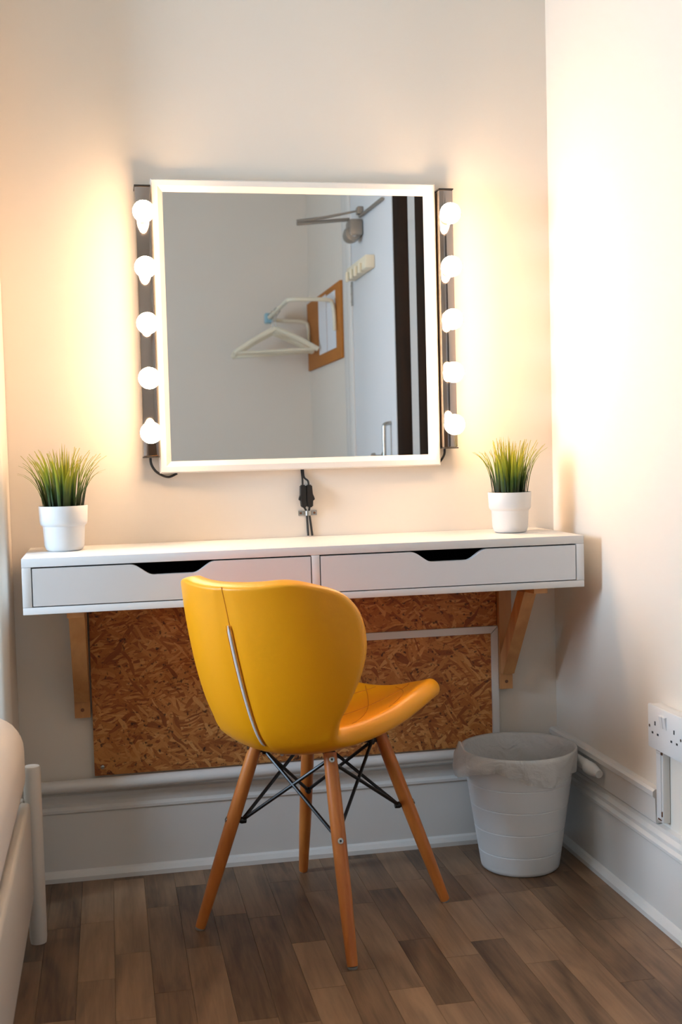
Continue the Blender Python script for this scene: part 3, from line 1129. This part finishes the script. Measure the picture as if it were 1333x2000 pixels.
for (ya, yb, za, zb) in ((-0.584, -0.569, SZ0 - 0.0065, SZ0 - 0.0035), (-0.592, -0.587, SZ0 - 0.012, SZ0 - 0.007), (-0.586, -0.574, 0.210, 0.2135), (-0.5905, -0.5885, 0.219, 0.229)):
    box('paint_chip', XR - 0.0181, XR - 0.0159, ya, yb, za, zb, M['rust'], tr)

# ------------------------------------------------------------------ bed
bed = thing('bed_frame', 'white metal bed frame with tubular leg at the left edge', 'bed', (-0.45, -1.3, 0.0))
for (lx, ly, lh) in ((0.008, -0.345, 0.352), (-0.93, -0.345, 0.352), (0.008, -2.28, 0.352), (-0.93, -2.28, 0.352)):
    lg = finish('leg', add_tube(bmesh.new(), [(lx, ly, 0.0), (lx, ly, 0.012), (lx, ly, lh - 0.004), (lx, ly, lh)], [0.0155, 0.0170, 0.0170, 0.0150], 20), M['bedwhite'], bed, True)
for lx in (-0.006, -0.936):
    bm = bmesh.new()
    add_box(bm, lx - 0.012, lx + 0.010, -2.26, -0.364, 0.092, 0.288, 0.008, 3)
    finish('side_rail', bm, M['bedwhite'], bed, True)
for ly in (-0.345, -2.28):
    box('end_rail', -0.912, -0.0095, ly - 0.011, ly + 0.011, 0.10, 0.288, M['bedwhite'], bed, 0.005)
for k in range(11):
    yy = -0.50 - k * 0.165
    box('slat', -0.925, -0.019, yy - 0.035, yy + 0.035, 0.262, 0.274, M['bedwhite'], bed)
# mattress with soft rounded edges
bm = bmesh.new()
add_box(bm, -0.915, 0.002, -2.255, -0.3655, 0.2885, 0.472, 0.068, 8)
for v in bm.verts:
    v.co.z += 0.004 * math.sin(9 * v.co.y) * (1 if v.co.z > 0.4 else 0)
mt = finish('mattress', bm, M['sheet'], None, True)
tag(mt, 'mattress under a white sheet at the left edge of the room', 'mattress')
# ------------------------------------------------------------------ what the mirror shows: door, board, rack, dark panel
door = struct(box('door_1', XR - 0.022, XR - 0.0005, -2.205, -1.50, 0.005, 2.03, M['doorpaint'], None, 0.002), 'white door reflected in the mirror', 'door')
bm = bmesh.new()
add_box(bm, XR - 0.030, XR - 0.0006, -2.305, -2.210, 0.0, 2.13, 0.004)
add_box(bm, XR - 0.020, XR - 0.0006, -2.42, -2.306, 0.0, 2.24, 0.004)
add_box(bm, XR - 0.030, XR - 0.0006, -2.209, -1.49, 2.035, 2.13, 0.004)
struct(finish('trim_2', bm, M['trim'], None, True), 'white door frame reflected in the mirror', 'trim')
for hz in (0.28, 1.605):
    hg = box('hinge', XR - 0.030, XR - 0.0222, -2.204, -2.192, hz - 0.05, hz + 0.05, M['steel'], door)
    for k in range(3):
        finish('hinge_screw', add_lathe(bmesh.new(), [(0.004, 0.0), (0.004, -0.0010)], (XR - 0.030, -2.197, hz - 0.033 + k * 0.033), 8, 'X'), M['rust'], hg, True)
# closer: body, rail along the door, folding arm
cl = box('door_closer', XR - 0.078, XR - 0.0225, -2.05, -1.965, SH + 1.052, SH + 1.118, M['closer'], door, 0.010)
finish('closer_cap', add_lathe(bmesh.new(), [(0.024, 0.0), (0.030, 0.008), (0.034, 0.040), (0.030, 0.075), (0.020, 0.078)], (XR - 0.062, -2.055, SH + 1.062), 20, 'Y'), M['closer'], cl, True)
finish('closer_ring', add_lathe(bmesh.new(), [(0.016, 0.0), (0.016, 0.004), (0.012, 0.005)], (XR - 0.062, -1.977, SH + 1.062), 16, 'Y'), M['steel'], cl, True)
tube('closer_rail', [(XR - 0.032, -1.985, SH + 1.130), (XR - 0.032, -1.60, SH + 1.118)], 0.0065, M['closer'], cl, 8)
tube('closer_arm', [(XR - 0.07, -2.01, SH + 1.122), (0.949, -2.0, SH + 1.100)], 0.0075, M['closer'], cl, 8)
tube('closer_arm', [(0.949, -2.0, SH + 1.110), (1.06, -1.99, SH + 1.124), (XR - 0.034, -1.98, SH + 1.152)], [0.007, 0.006, 0.004], M['closer'], cl, 8)
box('arm_joint', XR - 0.046, XR - 0.0225, -1.995, -1.955, SH + 1.135, SH + 1.165, M['closer'], cl, 0.004)
bm = bmesh.new()
add_box(bm, XR - 0.060, XR - 0.023, -2.14, -1.78, SH + 0.895, SH + 0.945, 0.004)
hk = finish('hook_rail', bm, M['cream'], None, True)
tag(hk, 'cream plastic rail fixed high on the white door in the mirror', 'rail')
for k in range(4):
    y_ = -2.10 + k * 0.08
    box('hook', XR - 0.072, XR - 0.0605, y_ - 0.012, y_ + 0.012, SH + 0.885, SH + 0.925, M['cream'], hk, 0.003)
tube('pull_handle', smooth_path([(XR - 0.024, -1.578, SH + 0.075), (XR - 0.046, -1.578, SH + 0.085), (XR - 0.050, -1.578, SH + 0.11), (XR - 0.050, -1.578, SH + 0.265), (XR - 0.046, -1.578, SH + 0.288), (XR - 0.024, -1.578, SH + 0.294)], 5), 0.0075, M['steel'], door, 12)
finish('lock_knob', add_lathe(bmesh.new(), [(0.022, -0.0225), (0.022, -0.030), (0.012, -0.034), (0.012, -0.055), (0.02, -0.060), (0.018, -0.072)], (XR, -1.70, SH + 0.165), 18, 'X'), M['steel'], door, True)

nb = thing('notice_board', 'cork notice board with two white papers, reflected in the mirror', 'board', (XR, -2.95, SH + 0.61))
box('cork_panel', XR - 0.014, XR - 0.0005, -3.385, -2.515, SH + 0.61, SH + 0.955, M['board'], nb, 0.002)
tag(box('paper_sheet', XR - 0.0165, XR - 0.0145, -3.045, -2.845, SH + 0.665, SH + 0.935, M['paper']), 'white paper sheet pinned on the cork board, further from the door', 'paper', 'papers on the notice board')
tag(box('paper_sheet', XR - 0.0165, XR - 0.0145, -2.830, -2.620, SH + 0.665, SH + 0.925, M['paper']), 'white paper sheet pinned on the cork board, next to the door', 'paper', 'papers on the notice board')

rk = thing('clothes_rack', 'white tubular clothes rack on the right wall, reflected in the mirror', 'rack', (XR, -2.96, SH + 0.74))
RX = 1.003
tube('rack_tube', smooth_path([(XR - 0.0242, -2.60, SH + 0.74), (XR - 0.0245, -2.60, SH + 0.80), (XR - 0.032, -2.60, SH + 0.862), (XR - 0.060, -2.60, SH + 0.878), (1.08, -2.60, SH + 0.88), (1.022, -2.60, SH + 0.88),
                               (RX, -2.625, SH + 0.88), (RX, -2.70, SH + 0.88), (RX, -3.20, SH + 0.872), (RX, -3.27, SH + 0.870), (1.022, -3.30, SH + 0.868), (1.08, -3.30, SH + 0.862), (1.185, -3.30, SH + 0.855), (XR - 0.0250, -3.30, SH + 0.83), (XR - 0.0242, -3.30, SH + 0.735)], 5),
     0.0095, M['hanger'], rk, 10)
box('rack_clip', RX - 0.022, RX + 0.018, -3.285, -3.235, SH + 0.845, SH + 0.895, M['clipblue'], rk, 0.006)


def hanger(y, dx, tilt, label):
    t = thing('coat_hanger', label, 'hanger', (RX, y, SH + 0.65), 'hangers on the clothes rack')
    zt_ = SH + 0.800
    xc = RX + dx

    def bar(a, b, r0):
        return add_tube(bmesh.new(), smooth_path([a, ((a[0] + b[0]) / 2, (a[1] + b[1]) / 2, (a[2] + b[2]) / 2 + 0.006), b], 4), r0, 8)
    ya, yb = y - tilt, y + tilt
    L_, R_ = (xc - 0.205, ya, SH + 0.672), (min(xc + 0.205, XR - 0.03), yb, SH + 0.690)
    A_ = (xc, y, zt_ - 0.01)
    finish('shoulder', bar(A_, L_, 0.0120), M['hanger'], t, True)
    finish('shoulder', bar(A_, R_, 0.0120), M['hanger'], t, True)
    tube('cross_bar', [(L_[0] + 0.012, L_[1], L_[2] + 0.001), (R_[0] - 0.012, R_[1], R_[2] + 0.001)], 0.0075, M['hanger'], t, 8)
    hp = [(xc, y, zt_ - 0.01), (xc, y, zt_ + 0.035)]
    for k in range(9):
        a = math.radians(-60 + 240 * k / 8)
        hp.append((RX + 0.0135 * math.cos(a), y, SH + 0.8735 + 0.0135 * math.sin(a)))
    tube('hook', smooth_path(hp, 3), 0.002, M['steel'], t, 8)
    return t


hanger(-3.19, 0.006, 0.030, 'rear one of three pale coat hangers in the mirror')
hanger(-3.09, -0.002, -0.045, 'middle one of three pale coat hangers in the mirror')
hanger(-2.97, -0.008, -0.012, 'front one of three pale coat hangers in the mirror')

dp = thing('dark_wooden_panel', 'tall dark brown wooden panel with a narrow pale strip, reflected in the mirror', 'panel', (XR, -1.2, 0.0))
box('stile', XR - 0.022, XR - 0.0005, -1.488, -1.283, 0.001, 2.12, M['brown'], dp, 0.003)
box('stile', XR - 0.022, XR - 0.0005, -1.187, -0.99, 0.001, 2.12, M['brown'], dp, 0.003)
box('glass_strip', XR - 0.020, XR - 0.0005, -1.2825, -1.1875, 0.05, 2.10, M['glass'], dp)
